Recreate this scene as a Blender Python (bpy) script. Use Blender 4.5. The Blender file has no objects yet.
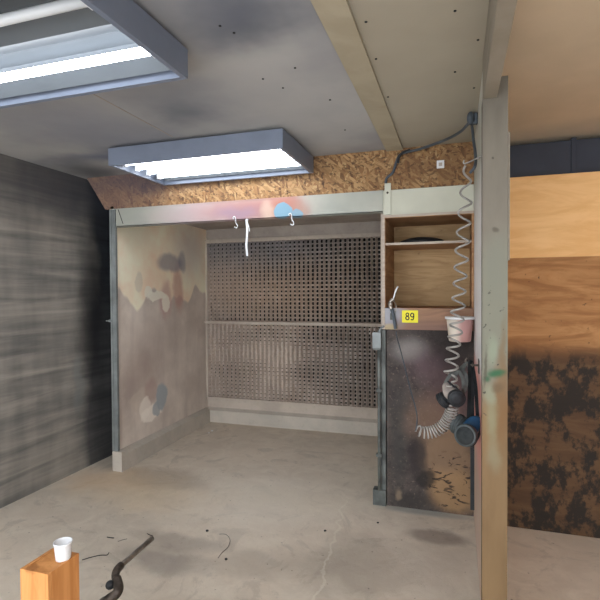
import bpy, bmesh, math, random
from math import sin, cos, pi, radians, sqrt
from mathutils import Vector, Matrix, noise
random.seed(7)
scene = bpy.context.scene
COL = scene.collection

# ------------------------------------------------------------------ camera
YAW, PITCH, FPX, ROLL = 0.31256, 0.018565, 484.466, -0.00616
fw = Vector((-sin(YAW)*cos(PITCH), cos(YAW)*cos(PITCH), -sin(PITCH)))
rt0 = Vector((cos(YAW), sin(YAW), 0)); up0 = rt0.cross(fw)
rt = rt0*cos(ROLL) + up0*sin(ROLL); up = up0*cos(ROLL) - rt0*sin(ROLL)
EYE = Vector((0, 0, 1.5))
cam = bpy.data.cameras.new('camera'); cam.sensor_width = 36; cam.lens = FPX*36/600
cam.clip_start = 0.02
camo = bpy.data.objects.new('camera', cam); COL.objects.link(camo)
camo.matrix_world = Matrix(((rt.x, up.x, -fw.x, EYE.x), (rt.y, up.y, -fw.y, EYE.y), (rt.z, up.z, -fw.z, EYE.z), (0, 0, 0, 1)))
scene.camera = camo

def P(x, y, ax, v):
    d = fw + rt*((x-300)/FPX) + up*((300-y)/FPX)
    t = (v-EYE[ax])/d[ax]
    return EYE + d*t

# ------------------------------------------------------------------ material kit
def lin(c):
    r = []
    for x in c[:3]:
        x = x/255.0
        r.append(x/12.92 if x <= 0.04045 else ((x+0.055)/1.055)**2.4)
    return (r[0], r[1], r[2], 1.0)

class M:
    def __init__(s, name, rough=0.8, metal=0.0):
        s.m = bpy.data.materials.new(name); s.m.use_nodes = True
        s.nt = s.m.node_tree; s.b = s.nt.nodes['Principled BSDF']
        s.b.inputs['Roughness'].default_value = rough
        s.b.inputs['Metallic'].default_value = metal
        s.b.inputs['Specular IOR Level'].default_value = 0.3
        s.pos = s.N('ShaderNodeNewGeometry').outputs['Position']
    def N(s, t, **k):
        n = s.nt.nodes.new(t)
        for a, b in k.items(): setattr(n, a, b)
        return n
    def L(s, a, b): s.nt.links.new(a, b)
    def put(s, sock, v):
        if hasattr(v, 'is_linked') or hasattr(v, 'links'): s.L(v, sock)
        else: sock.default_value = v
    def math(s, op, a, b=0.0, c=None):
        n = s.N('ShaderNodeMath', operation=op)
        s.put(n.inputs[0], a); s.put(n.inputs[1], b)
        if c is not None: s.put(n.inputs[2], c)
        return n.outputs[0]
    def vscale(s, v, sc):
        n = s.N('ShaderNodeVectorMath', operation='MULTIPLY'); s.put(n.inputs[0], v); n.inputs[1].default_value = sc
        return n.outputs[0]
    def noise(s, scale, detail=4, rough=0.55, v=None, sc=None, dist=0.0, color=False):
        v = v or s.pos
        if sc: v = s.vscale(v, sc)
        n = s.N('ShaderNodeTexNoise'); s.L(v, n.inputs['Vector'])
        n.inputs['Scale'].default_value = scale; n.inputs['Detail'].default_value = detail
        n.inputs['Roughness'].default_value = rough; n.inputs['Distortion'].default_value = dist
        return n.outputs['Color' if color else 'Fac']
    def mask(s, v, a, b):
        n = s.N('ShaderNodeMapRange'); n.interpolation_type = 'SMOOTHSTEP'
        s.put(n.inputs['Value'], v); n.inputs['From Min'].default_value = a; n.inputs['From Max'].default_value = b
        return n.outputs['Result']
    def mix(s, f, a, b):
        n = s.N('ShaderNodeMix', data_type='RGBA')
        s.put(n.inputs[0], f); s.put(n.inputs[6], a); s.put(n.inputs[7], b)
        return n.outputs[2]
    def base(s, v): s.put(s.b.inputs['Base Color'], v); return s
    def bump(s, h, strength=0.3, dist=0.01):
        n = s.N('ShaderNodeBump'); s.L(h, n.inputs['Height'])
        n.inputs['Strength'].default_value = strength; n.inputs['Distance'].default_value = dist
        s.L(n.outputs[0], s.b.inputs['Normal']); return s
    def warp(s, amt, scale):
        c = s.noise(scale, 4, color=True)
        n = s.N('ShaderNodeVectorMath', operation='SUBTRACT'); s.L(c, n.inputs[0]); n.inputs[1].default_value = (.5, .5, .5)
        m = s.N('ShaderNodeVectorMath', operation='MULTIPLY_ADD'); s.L(n.outputs[0], m.inputs[0])
        m.inputs[1].default_value = (amt,)*3; s.L(s.pos, m.inputs[2])
        return m.outputs[0]
    def blob(s, v, c, r, lo=1.25, hi=0.75):
        """soft stain: 1 inside the ellipsoid c,r, 0 outside"""
        n = s.N('ShaderNodeVectorMath', operation='SUBTRACT'); s.L(v, n.inputs[0]); n.inputs[1].default_value = c
        m = s.N('ShaderNodeVectorMath', operation='DIVIDE'); s.L(n.outputs[0], m.inputs[0]); m.inputs[1].default_value = r
        l = s.N('ShaderNodeVectorMath', operation='LENGTH'); s.L(m.outputs[0], l.inputs[0])
        return s.mask(l.outputs['Value'], lo, hi)
    def stains(s, base, lst):
        cache = {}
        for (c, r, col, soft, op, (wa, ws)) in lst:
            if (wa, ws) not in cache: cache[(wa, ws)] = s.warp(wa, ws) if wa else s.pos
            k = s.blob(cache[(wa, ws)], c, r, 1+soft, max(0.0, 1-soft))
            if op < 1: k = s.math('MULTIPLY', k, op)
            base = s.mix(k, base, lin(col))
        return base

def plain(name, col, rough=0.6, metal=0.0, var=0.15, scale=8, bump=0.0):
    m = M(name, rough, metal); c = lin(col)
    d = tuple(x*(1-var*1.6) for x in c[:3])+(1,); e = tuple(min(1, x*(1+var)) for x in c[:3])+(1,)
    f = m.mask(m.noise(scale, 5), 0.3, 0.7)
    m.base(m.mix(f, d, e))
    if bump: m.bump(m.noise(scale*10, 3), bump, 0.003)
    return m.m

BIG = 9.0
YF, YB = 3.375, 5.02
XL, XR, DIV = -2.755, 0.11, -0.465
HC = 2.47

# floor
def mat_floor():
    m = M('dusty_concrete', 0.85)
    n1 = m.mask(m.noise(0.9, 5), 0.3, 0.7); n2 = m.mask(m.noise(5, 8, 0.65, dist=1.0), 0.35, 0.7)
    b = m.mix(n1, lin((188, 175, 158)), lin((209, 194, 175)))
    b = m.mix(m.math('MULTIPLY', n2, 0.5), b, lin((219, 208, 190)))
    sc = m.mask(m.noise(2.2, 9, 0.7, dist=2.5), 0.53, 0.62)
    b = m.mix(m.math('MULTIPLY', sc, 0.28), b, lin((144, 134, 122)))
    W = (0.22, 5); W2 = (0.5, 3)
    def f(x, y): return P(x, y, 2, 0.0)
    def st(x, y, rx, ry, col, soft, op, w=W): p = f(x, y); return ((p.x, p.y, 0), (rx, ry, BIG), col, soft, op, w)
    b = m.stains(b, [
        st(250, 500, 0.55, 0.4, (232, 222, 206), .7, .45, W2),
        st(430, 470, 0.5, 0.7, (214, 204, 184), .7, .5, W2),
        st(140, 490, 0.5, 0.28, (219, 196, 162), .8, .55, W2),
        st(100, 478, 0.35, 0.2, (214, 182, 147), .8, .5, W2),
        st(165, 480, 0.35, 0.2, (152, 137, 121), .5, .4, W2),
        st(160, 560, 0.25, 0.12, (131, 122, 114), .6, .6),  # darker patch where the bent bar's shadow falls, put into the colour
        st(180, 542, 0.3, 0.08, (138, 128, 119), .5, .5),
        st(350, 570, 0.28, 0.28, (149, 138, 124), .5, .6, W2),
        st(255, 565, 0.22, 0.16, (166, 154, 139), .5, .5, W2),
        st(437, 537, 0.17, 0.085, (113, 98, 90), .35, .6, (0.07, 6)),
        st(415, 575, 0.22, 0.3, (178, 164, 148), .6, .5, W2),
        st(300, 500, 0.5, 0.16, (216, 204, 184), .6, .5, W2),
        st(425, 512, 0.28, 0.05, (142, 146, 142), .6, .7, (0.03, 6)),
    ])
    # dried crack line with a pale lip
    w = m.warp(0.16, 7)
    sep = m.N('ShaderNodeSeparateXYZ'); m.L(w, sep.inputs[0])
    a, c = f(346, 500), f(316, 600)
    k = (c.x-a.x)/(c.y-a.y)
    d = m.math('SUBTRACT', sep.outputs[0], m.math('MULTIPLY_ADD', sep.outputs[1], k, a.x-k*a.y))
    line = m.mask(m.math('ABSOLUTE', d), 0.012, 0.004)
    lim = m.mask(sep.outputs[1], a.y+0.1, a.y-0.1)
    b = m.mix(m.math('MULTIPLY', m.math('MULTIPLY', line, lim), .22), b, lin((234, 229, 208)))
    # fine dark specks
    sp = m.mask(m.noise(34, 2, 0.5), 0.71, 0.76)
    b = m.mix(m.math('MULTIPLY', sp, .6), b, lin((95, 89, 83)))
    m.base(b); m.bump(m.noise(14, 8, 0.7, dist=1), 0.3, 0.01)
    return m.m

def mat_ceiling():
    m = M('overspray_stained_ceiling_board', 0.8)
    n1 = m.mask(m.noise(1.6, 4), 0.3, 0.7)
    dirty = m.mix(n1, lin((148, 147, 148)), lin((172, 170, 167)))
    clean = m.mix(n1, lin((160, 151, 134)), lin((168, 159, 142)))
    sep = m.N('ShaderNodeSeparateXYZ'); m.L(m.pos, sep.inputs[0])
    b = m.mix(m.mask(sep.outputs[0], -0.42, -0.38), dirty, clean)
    W = (0.5, 1.8)
    def st(x, y, rx, ry, col, soft, op): p = P(x, y, 2, HC); return ((p.x, p.y, HC), (rx, ry, BIG), col, soft, op, W)
    b = m.stains(b, [
        st(225, 20, .24, .2, (88, 92, 104), .9, .75),
        st(250, 30, .12, .12, (70, 76, 88), .9, .5),
        st(200, 100, .25, .3, (112, 116, 126), .9, .6),
        st(190, 112, .12, .12, (88, 94, 104), .9, .6),
        st(100, 130, .35, .55, (128, 130, 140), .9, .6),
        st(120, 155, .5, .12, (92, 100, 122), .9, .75),
        st(290, 110, .35, .5, (188, 186, 182), .9, .55),
        st(240, 70, .2, .2, (175, 173, 170), .9, .6),
        st(90, 172, .2, .3, (70, 72, 78), .9, .7),
    ])
    m.base(b); m.bump(m.noise(90, 2), 0.15, 0.002)
    return m.m

def mat_osb():
    m = M('oriented_strand_board', 0.75)
    lay = None
    v = m.pos
    cols = [((164, 129, 89), (131, 94, 60)), ((177, 145, 102), (140, 104, 66)), ((150, 111, 72), (97, 69, 45)), ((172, 136, 93), (114, 82, 52))]
    for i, (a, c) in enumerate(cols):
        mp = m.N('ShaderNodeMapping'); m.L(v, mp.inputs[0]); mp.inputs['Rotation'].default_value = (0, radians(i*43+12), 0)
        mp.inputs['Location'].default_value = (i*3.1, 0, i*1.7)
        vo = m.N('ShaderNodeTexVoronoi'); m.L(m.vscale(mp.outputs[0], (15, 15, 69)), vo.inputs['Vector']); vo.inputs['Scale'].default_value = 1
        s2 = m.N('ShaderNodeSeparateColor'); m.L(vo.outputs['Color'], s2.inputs[0])
        cc = m.mix(s2.outputs[0], lin(a), lin(c))
        if lay is None: lay = cc
        else: lay = m.mix(m.mask(s2.outputs[1], 0.56, 0.6), lay, cc)
    fl = m.mask(m.noise(30, 4, 0.7, sc=(1, 1, 2.0)), 0.54, 0.62)
    lay = m.mix(m.math('MULTIPLY', fl, .7), lay, lin((58, 41, 29)))
    W = (0.25, 4)
    lay = m.stains(lay, [
        ((-2.75, YF, 2.36), (.5, BIG, .3), (118, 96, 92), .7, .65, W),
        ((-2.1, YF, 2.42), (.8, BIG, .09), (78, 74, 86), .8, .6, W),
        ((-0.1, YF, 2.33), (.34, BIG, .1), (103, 72, 47), .8, .5, W)])
    m.base(lay); m.bump(m.noise(40, 3), .3, .003)
    return m.m

def mat_header():
    m = M('painted_sheet_metal_header', 0.5, 0.0)
    n = m.mask(m.noise(3, 4), .3, .7)
    b = m.mix(n, lin((157, 158, 147)), lin((172, 170, 157)))
    W = (0.12, 6)
    def st(x, y, rx, rz, col, soft, op, w=W): p = P(x, y, 1, YF); return ((p.x, YF, p.z), (rx, BIG, rz), col, soft, op, w)
    b = m.stains(b, [
        st(195, 215, .34, .12, (170, 144, 145), .9, .7),
        st(250, 208, .34, .10, (161, 103, 96), .9, .85),
        st(238, 212, .18, .05, (144, 120, 131), .7, .8),
        st(284, 208, .14, .09, (166, 105, 88), .8, .85),
        st(268, 212, .05, .08, (188, 162, 143), .6, .8),
        st(300, 212, .06, .06, (164, 129, 114), .8, .6),
        st(283, 211, .07, .06, (114, 151, 168), .08, .95, (0.05, 14)),
        st(297, 214, .045, .035, (119, 148, 163), .08, .95, (0.05, 14)),
    ])
    m.base(b); m.bump(m.noise(25, 3), .1, .003)
    return m.m

def dusty(name, c1, c2, c3, scale=2.5):
    m = M(name, 0.9)
    b = m.mix(m.mask(m.noise(scale, 6, .6, dist=.5), .3, .7), lin(c1), lin(c2))
    b = m.mix(m.math('MULTIPLY', m.mask(m.noise(scale*7, 6, .7), .5, .75), .4), b, lin(c3))
    m.base(b); m.bump(m.noise(60, 4), .25, .003)
    return m

def mat_booth_wall():
    m = M('dust_coated_booth_panel', 0.9)
    sep = m.N('ShaderNodeSeparateXYZ'); m.L(m.pos, sep.inputs[0])
    n = m.mask(m.noise(2.4, 6, .6), .3, .7)
    peach = m.mix(n, lin((240, 214, 185)), lin((245, 240, 213)))
    dust = m.mix(n, lin((191, 177, 164)), lin((217, 204, 190)))
    vs = m.mask(m.noise(7, 4, .6, sc=(1, 1, .12)), .45, .75)
    dust = m.mix(m.math('MULTIPLY', vs, .3), dust, lin((162, 145, 136)))
    mount = m.noise(2.6, 2.2, .45, sc=(1, 1, .02))
    edge = m.math('SUBTRACT', sep.outputs[2], m.math('MULTIPLY_ADD', mount, 1.0, .97))
    b = m.mix(m.mask(edge, -.02, .02), dust, peach)
    def st(x, y, ry, rz, col, soft, op, w=(0.12, 6)): p = P(x, y, 0, -2.745); return ((0, p.y, p.z), (BIG, ry, rz), col, soft, op, w)
    b = m.stains(b, [
        st(135, 235, .22, .12, (230, 227, 202), .8, .7),
        st(190, 250, .3, .25, (188, 175, 168), .9, .7),
        st(165, 300, .11, .18, (191, 149, 140), .4, .6, (.15, 5)),
        st(178, 290, .10, .22, (188, 137, 123), .4, .6, (.15, 5)),
        st(170, 263, .24, .09, (122, 121, 137), .3, .62, (.07, 6)),
        st(182, 262, .08, .11, (116, 117, 133), .3, .5, (.07, 6)),
        st(156, 296, .17, .045, (238, 232, 214), .12, .85, (.1, 8)),
        st(165, 304, .07, .09, (238, 232, 214), .12, .8, (.1, 8)),
        st(147, 292, .08, .04, (238, 232, 214), .12, .8, (.1, 8)),
        st(137, 282, .07, .09, (212, 201, 181), .15, .6, (.1, 8)),
        st(150, 345, .35, .22, (162, 146, 136), .8, .5, (.25, 3)),
        st(140, 375, .3, .18, (153, 133, 123), .7, .5, (.2, 4)),
        st(126, 395, .1, .22, (151, 133, 125), .7, .5, (.2, 4)),
        st(140, 400, .2, .10, (199, 183, 166), .15, .5, (.2, 6)),
        st(150, 390, .10, .12, (171, 142, 132), .3, .55, (.1, 6)),
        st(151, 412, .19, .07, (242, 232, 218), .15, .75, (.1, 8)),
        st(143, 408, .09, .1, (242, 232, 218), .12, .6, (.1, 8)),
        st(161, 396, .10, .13, (158, 164, 166), .12, .9, (.1, 7)),
        st(155, 408, .07, .07, (158, 164, 166), .12, .8, (.1, 7)),
    ])
    m.base(b); m.bump(m.noise(45, 4), .25, .003)
    return m.m

def mat_dark_wall():
    m = M('dark_streaked_wall_sheet', 0.75)
    st = m.noise(2.2, 7, .6, sc=(1, .4, 6), dist=.5)
    big = m.noise(1.3, 4, .6, sc=(1, 1.6, .5))
    s1 = m.mask(m.math('ADD', m.math('MULTIPLY', st, .5), m.math('MULTIPLY', big, .5)), .3, .72)
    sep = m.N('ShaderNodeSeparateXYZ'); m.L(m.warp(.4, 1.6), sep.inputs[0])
    near = m.mask(sep.outputs[1], 3.56, 3.36)  # turns near black past the booth's front edge
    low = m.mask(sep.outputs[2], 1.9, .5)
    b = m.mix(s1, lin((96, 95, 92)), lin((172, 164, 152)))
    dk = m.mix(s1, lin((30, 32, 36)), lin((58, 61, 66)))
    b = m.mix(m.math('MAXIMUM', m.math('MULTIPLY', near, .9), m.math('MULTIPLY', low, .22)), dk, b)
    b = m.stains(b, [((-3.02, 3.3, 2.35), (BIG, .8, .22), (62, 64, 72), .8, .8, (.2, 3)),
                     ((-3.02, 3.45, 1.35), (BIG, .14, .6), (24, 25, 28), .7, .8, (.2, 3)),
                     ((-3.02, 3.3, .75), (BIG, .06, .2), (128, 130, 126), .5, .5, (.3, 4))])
    m.base(b); m.bump(st, .3, .01)
    return m.m

def mat_black_panel():
    m = M('paint_blackened_panel', 0.75)
    n = m.mask(m.noise(3, 6, .65), .3, .7)
    b = m.mix(n, lin((62, 55, 53)), lin((89, 79, 73)))
    sp = m.mask(m.noise(45, 4, .7), .56, .7)
    b = m.mix(m.math('MULTIPLY', m.mask(m.noise(16, 6, .7), .5, .62), .6), b, lin((48, 42, 39)))
    b = m.mix(m.math('MULTIPLY', sp, .5), b, lin((150, 130, 116)))
    def st(x, y, rx, rz, col, soft, op, w=(.1, 7)): p = P(x, y, 1, YF); return ((p.x, YF, p.z), (rx, BIG, rz), col, soft, op, w)
    L_ = [
        st(450, 345, .16, .2, (36, 30, 28), .6, .8),
        st(409, 350, .1, .07, (144, 138, 133), .8, .75, (.05, 5)),
        st(425, 365, .1, .1, (98, 78, 83), .9, .6),
        st(455, 395, .16, .16, (99, 75, 76), .8, .6),
        st(432, 420, .16, .14, (129, 102, 82), .8, .6),
        st(447, 455, .17, .17, (138, 111, 85), .35, .75, (.16, 6)),
        st(452, 492, .15, .15, (158, 125, 88), .35, .8, (.16, 6)),
        st(416, 455, .055, .13, (45, 39, 39), .5, .8),
        st(425, 480, .06, .07, (36, 33, 31), .3, .8),
        st(398, 440, .05, .35, (53, 54, 51), .8, .6),
        st(412, 500, .15, .05, (53, 49, 45), .6, .7),
        st(398, 495, .02, .03, (132, 115, 94), .5, .7),
    ]
    b = m.stains(b, L_)
    # black brush strokes in the brown area
    k = m.mask(m.noise(11, 5, .6, sc=(1, 1, 2.0), dist=1.2), .55, .62)
    z = P(450, 482, 1, YF)
    k = m.math('MULTIPLY', k, m.blob(m.pos, (z.x, YF, z.z), (.16, BIG, .19), 1.2, .8))
    b = m.mix(m.math('MULTIPLY', k, .9), b, lin((40, 34, 31)))
    m.base(b); m.bump(m.noise(38, 5, .6), .5, .006)
    return m.m

def wood(name, c1, c2, knot, axis=(1, 1, 9), extra=None, rough=.65):
    m = M(name, rough)
    g = m.noise(2.4, 5, .6, sc=axis, dist=1.4)
    b = m.mix(m.mask(g, .35, .65), lin(c1), lin(c2))
    k = m.mask(m.noise(6, 3, .5, sc=(1, 1, 1.6)), .68, .74)
    b = m.mix(m.math('MULTIPLY', k, .6), b, lin(knot))
    if extra: b = m.stains(b, extra)
    m.base(b); m.bump(g, .15, .003)
    return m.m

def mat_column():
    m = M('weathered_post_paint', .7)
    sep = m.N('ShaderNodeSeparateXYZ'); m.L(m.warp(.5, 2.5), sep.inputs[0])
    g = m.noise(3, 6, .6, sc=(1, 1, .25))
    b = m.mix(m.mask(g, .35, .65), lin((86, 80, 70)), lin((106, 99, 87)))
    b = m.mix(m.mask(sep.outputs[2], 1.75, 1.5), b, lin((106, 104, 90)))
    b = m.mix(m.mask(sep.outputs[2], 1.20, .9), b, m.mix(m.mask(g, .35, .65), lin((92, 70, 44)), lin((114, 91, 62))))
    Y = 2.1
    def st(x, y, rx, rz, col, soft, op, w=(.05, 9)): p = P(x, y, 1, Y); return ((p.x, Y, p.z), (rx, BIG, rz), col, soft, op, w)
    b = m.stains(b, [
        st(501, 400, .025, .18, (104, 74, 42), .6, .7),
        st(503, 350, .012, .12, (101, 79, 50), .7, .5),
        st(492, 420, .02, .07, (118, 118, 92), .8, .6),
        st(494, 455, .02, .06, (122, 122, 100), .8, .4),
        st(492, 350, .018, .05, (119, 126, 106), .6, .7),
        st(490, 395, .02, .04, (119, 123, 102), .6, .6),
        st(495, 373, .03, .014, (25, 77, 47), .7, .9),
        st(487, 378, .012, .012, (25, 72, 45), .7, .8),
        st(485, 368, .006, .07, (64, 59, 47), .6, .7),
        st(498, 388, .018, .02, (81, 66, 45), .6, .6),
        st(497, 230, .012, .012, (62, 54, 42), .5, .7),
        st(491, 158, .005, .006, (50, 44, 36), .3, .8),
        st(495, 265, .03, .1, (102, 102, 91), .8, .4)])
    k = m.mask(m.noise(42, 3, .6), .66, .7)
    z = m.blob(m.pos, (.15, Y, 1.25), (BIG, BIG, .3), 1.2, .6)
    b = m.mix(m.math('MULTIPLY', m.math('MULTIPLY', k, z), .85), b, lin((44, 39, 32)))
    m.base(b); m.bump(g, .2, .004)
    return m.m

def mat_right_wall():
    m = M('overspray_pink_white_wall_sheet', .6)
    sep = m.N('ShaderNodeSeparateXYZ'); m.L(m.warp(.1, 4), sep.inputs[0])
    b = m.mix(m.mask(sep.outputs[2], 1.15, 1.0), lin((238, 234, 230)), lin((226, 160, 148)))
    b = m.mix(m.mask(sep.outputs[2], .75, .4), b, lin((196, 172, 152)))
    b = m.mix(m.mask(sep.outputs[2], 1.75, 2.2), b, lin((190, 190, 178)))
    b = m.mix(m.math('MULTIPLY', m.mask(m.noise(6, 5), .45, .7), .25), b, lin((196, 168, 164)))
    m.base(b); return m.m

def mat_shop_wall():
    m = M('shop_plywood_lining', .75)
    sep = m.N('ShaderNodeSeparateXYZ'); m.L(m.pos, sep.inputs[0])
    g = m.mask(m.noise(2, 6, .65, sc=(1, 1, 5), dist=1.2), .35, .65)
    up_ = m.mix(g, lin((214, 166, 108)), lin((226, 182, 126)))
    lo = m.mix(g, lin((140, 96, 56)), lin((172, 126, 80)))
    b = m.mix(m.mask(sep.outputs[2], 1.70, 1.695), up_, lo)
    dk = m.mask(m.noise(9, 6, .7, sc=(1, 1, .7)), .46, .56)
    low = m.mask(sep.outputs[2], 1.2, 1.05)
    b = m.mix(m.math('MULTIPLY', low, m.math('MULTIPLY_ADD', dk, .22, .76)), b, lin((34, 30, 26)))
    k = m.mask(m.noise(26, 4, .7), .64, .7)
    k2 = m.mask(sep.outputs[2], 1.72, 1.6)
    b = m.mix(m.math('MULTIPLY', m.math('MULTIPLY', k, k2), .8), b, lin((58, 42, 30)))
    m.base(b); return m.m

MT = {}
MT['floor'] = mat_floor(); MT['ceil'] = mat_ceiling(); MT['osb'] = mat_osb(); MT['header'] = mat_header()
MT['booth'] = mat_booth_wall(); MT['dark'] = mat_dark_wall(); MT['black'] = mat_black_panel()
MT['column'] = mat_column(); MT['rwall'] = mat_right_wall(); MT['shop'] = mat_shop_wall()
MT['dust'] = dusty('dust_coated_metal', (170, 157, 144), (188, 175, 160), (146, 134, 122)).m
MT['curb'] = dusty('dust_coated_curb', (172, 164, 152), (188, 178, 164), (154, 144, 132)).m
MT['dustdark'] = dusty('dust_greyed_sheet', (156, 145, 136), (176, 165, 154), (134, 125, 120)).m
def mat_filter():
    m = M('dust_loaded_paper_filter', .95)
    n = m.mask(m.noise(1.5, 4), .3, .7)
    b = m.mix(n, lin((168, 152, 140)), lin((188, 172, 158)))
    b = m.mix(m.math('MULTIPLY', m.mask(m.noise(50, 3, .7), .5, .7), .6), b, lin((206, 194, 182)))
    b = m.stains(b, [((-2.2, YB, 2.05), (1.0, BIG, .22), (140, 138, 142), .9, .7, (.3, 3)),
                     ((-1.9, YB, 1.45), (.7, BIG, .25), (198, 172, 150), .9, .6, (.3, 3)),
                     ((-0.9, YB, .7), (.45, BIG, .4), (140, 134, 130), .9, .5, (.3, 3))])
    m.base(b); return m.m
MT['filter'] = mat_filter()
MT['hole_shade'] = plain('filter_depth_shade', (34, 31, 30), .95)  # near black painted in for the unlit depth behind the filter holes
pr = P(390, 318, 1, 3.36)
MT['ply'] = wood('cabinet_plywood', (145, 104, 71), (171, 132, 93), (100, 66, 44))
MT['plyback'] = wood('cabinet_back_plywood', (161, 128, 87), (183, 150, 106), (108, 76, 50))
MT['rail'] = wood('cabinet_rail_wood', (138, 104, 82), (157, 120, 94), (101, 74, 57), extra=[
    ((pr.x, 3.36, pr.z+.02), (.10, BIG, .1), (159, 162, 169), .6, .85, (.05, 5)),
    ((pr.x, 3.36, 1.245), (.05, BIG, .025), (186, 167, 125), .5, .8, (.05, 5)),
    ((-.1, 3.36, 1.24), (.3, BIG, .06), (108, 85, 80), .8, .6, (.05, 5))])
MT['edge'] = wood('cabinet_edge_wood', (166, 150, 136), (184, 170, 154), (138, 118, 102))
MT['pale'] = plain('pale_green_panel_paint', (196, 194, 176), .6, 0, .05, 3)
MT['galv'] = plain('galvanised_angle', (134, 138, 136), .5, .3, .15, 6)
MT['grime'] = plain('grimy_grey_metal', (98, 101, 97), .6, .2, .3, 9)
MT['batten'] = wood('ceiling_batten_paint', (160, 149, 127), (170, 159, 137), (160, 146, 122))
MT['beam'] = wood('beam_paint', (132, 123, 108), (142, 133, 119), (120, 110, 95))
MT['lampbody'] = plain('white_enamel', (114, 121, 135), .35, 0, .06, 4)
MT['reflector'] = plain('lamp_reflector_enamel', (100, 105, 109), .35, 0, .03, 4)
MT['cable'] = plain('grey_cable_jacket', (74, 80, 86), .5, 0, .15, 12)
MT['hose'] = plain('grey_nylon_hose', (150, 145, 138), .4, 0, .15, 18)
MT['dkrub'] = plain('black_rubber', (38, 40, 42), .55, 0, .25, 12)
MT['strap'] = plain('black_webbing', (26, 30, 32), .8, 0, .25, 20)
MT['steel'] = plain('worn_steel', (150, 142, 132), .35, .8, .3, 14)
MT['dksteel'] = plain('grimy_steel', (92, 82, 74), .5, .6, .4, 16)
MT['blue'] = plain('blue_silicone', (28, 64, 92), .45, 0, .2, 14)
MT['greyr'] = plain('dusty_grey_rubber', (138, 128, 120), .8, 0, .2, 20)
MT['cart'] = plain('dusty_grey_cartridge', (72, 78, 78), .6, 0, .15, 20)
MT['cartface'] = plain('cartridge_mesh_dark', (44, 48, 48), .7, 0, .2, 40)
MT['bucket'] = M('overspray_bucket_plastic', .5)
_b = MT['bucket']; _s = _b.N('ShaderNodeSeparateXYZ'); _b.L(_b.warp(.04, 9), _s.inputs[0])
MT['bucket'] = _b.base(_b.mix(_b.mask(_s.outputs[0], -.01, .04), lin((214, 202, 186)), lin((192, 148, 142)))).m
MT['yellow'] = plain('yellow_label_paper', (232, 220, 40), .5, 0, .02, 4)
MT['ink'] = plain('black_ink', (20, 20, 22), .5)
MT['white'] = plain('white_plastic', (222, 222, 222), .45, 0, .04, 8)
MT['orange'] = wood('orange_wood', (184, 122, 66), (204, 142, 84), (140, 86, 44), (9, 9, 1))
MT['shopceil'] = plain('shop_ceiling_paint', (196, 178, 152), .8, 0, .06, 2)
MT['navy'] = plain('dark_infill_paint', (52, 56, 66), .6, 0, .15, 3)
MT['brass'] = plain('brass_fitting', (170, 140, 80), .35, .8, .2, 10)
def emis(name, col, s):
    m = M(name); m.b.inputs['Base Color'].default_value = (.9, .9, .9, 1)
    m.b.inputs['Emission Color'].default_value = lin(col); m.b.inputs['Emission Strength'].default_value = s
    return m.m
MT['tube'] = emis('lit_fluorescent_tube', (236, 244, 255), 9)
MT['tube_off'] = plain('unlit_tube_glass', (206, 208, 208), .3, 0, .03, 4)
MT['tube_fill'] = emis('added_fill_tube', (240, 246, 255), 42)  # stronger tubes for the two added lights out of view

# ------------------------------------------------------------------ mesh kit
def new(): return bmesh.new()
def box(bm, x0, x1, y0, y1, z0, z1, bev=0.0):
    r = bmesh.ops.create_cube(bm, size=1.0)
    vs = r['verts']
    for v in vs: v.co = Vector((x0+(v.co.x+.5)*(x1-x0), y0+(v.co.y+.5)*(y1-y0), z0+(v.co.z+.5)*(z1-z0)))
    if bev:
        es = list({e for v in vs for e in v.link_edges})
        bmesh.ops.bevel(bm, geom=es, offset=bev, segments=2, profile=.7, affect='EDGES')
    return bm
def prism(bm, pts, d, bev=0):
    """extrude polygon pts (list of Vector) by vector d"""
    a = [bm.verts.new(p) for p in pts]; b = [bm.verts.new(Vector(p)+Vector(d)) for p in pts]
    n = len(pts); fs = [bm.faces.new(a), bm.faces.new(b[::-1])]
    for i in range(n): fs.append(bm.faces.new((a[i], b[i], b[(i+1) % n], a[(i+1) % n])))
    bmesh.ops.recalc_face_normals(bm, faces=fs)
    return bm
def smooth_path(pts, n=8):
    pts = [Vector(p) for p in pts]; out = []
    q = [pts[0]*2-pts[1]]+pts+[pts[-1]*2-pts[-2]]
    for i in range(1, len(q)-2):
        for k in range(n):
            t = k/n; a, b, c, d = q[i-1], q[i], q[i+1], q[i+2]
            out.append(.5*((2*b)+(c-a)*t+(2*a-5*b+4*c-d)*t*t+(3*b-a-3*c+d)*t**3))
    out.append(pts[-1]); return out
def tube(bm, path, r, seg=8, caps=True):
    n = len(path); rad = r if isinstance(r, (list, tuple)) else [r]*n
    T = (path[1]-path[0]).normalized()
    u = T.orthogonal().normalized(); rings = []
    for i, p in enumerate(path):
        t = (path[min(i+1, n-1)]-path[max(i-1, 0)]).normalized()
        u = (u-t*u.dot(t)).normalized(); w = t.cross(u)
        rings.append([bm.verts.new(p+(u*cos(2*pi*k/seg)+w*sin(2*pi*k/seg))*rad[i]) for k in range(seg)])
    for i in range(n-1):
        for k in range(seg):
            f = bm.faces.new((rings[i][k], rings[i][(k+1) % seg], rings[i+1][(k+1) % seg], rings[i+1][k])); f.smooth = True
    if caps: bm.faces.new(rings[0][::-1]); bm.faces.new(rings[-1])
    return bm
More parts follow.
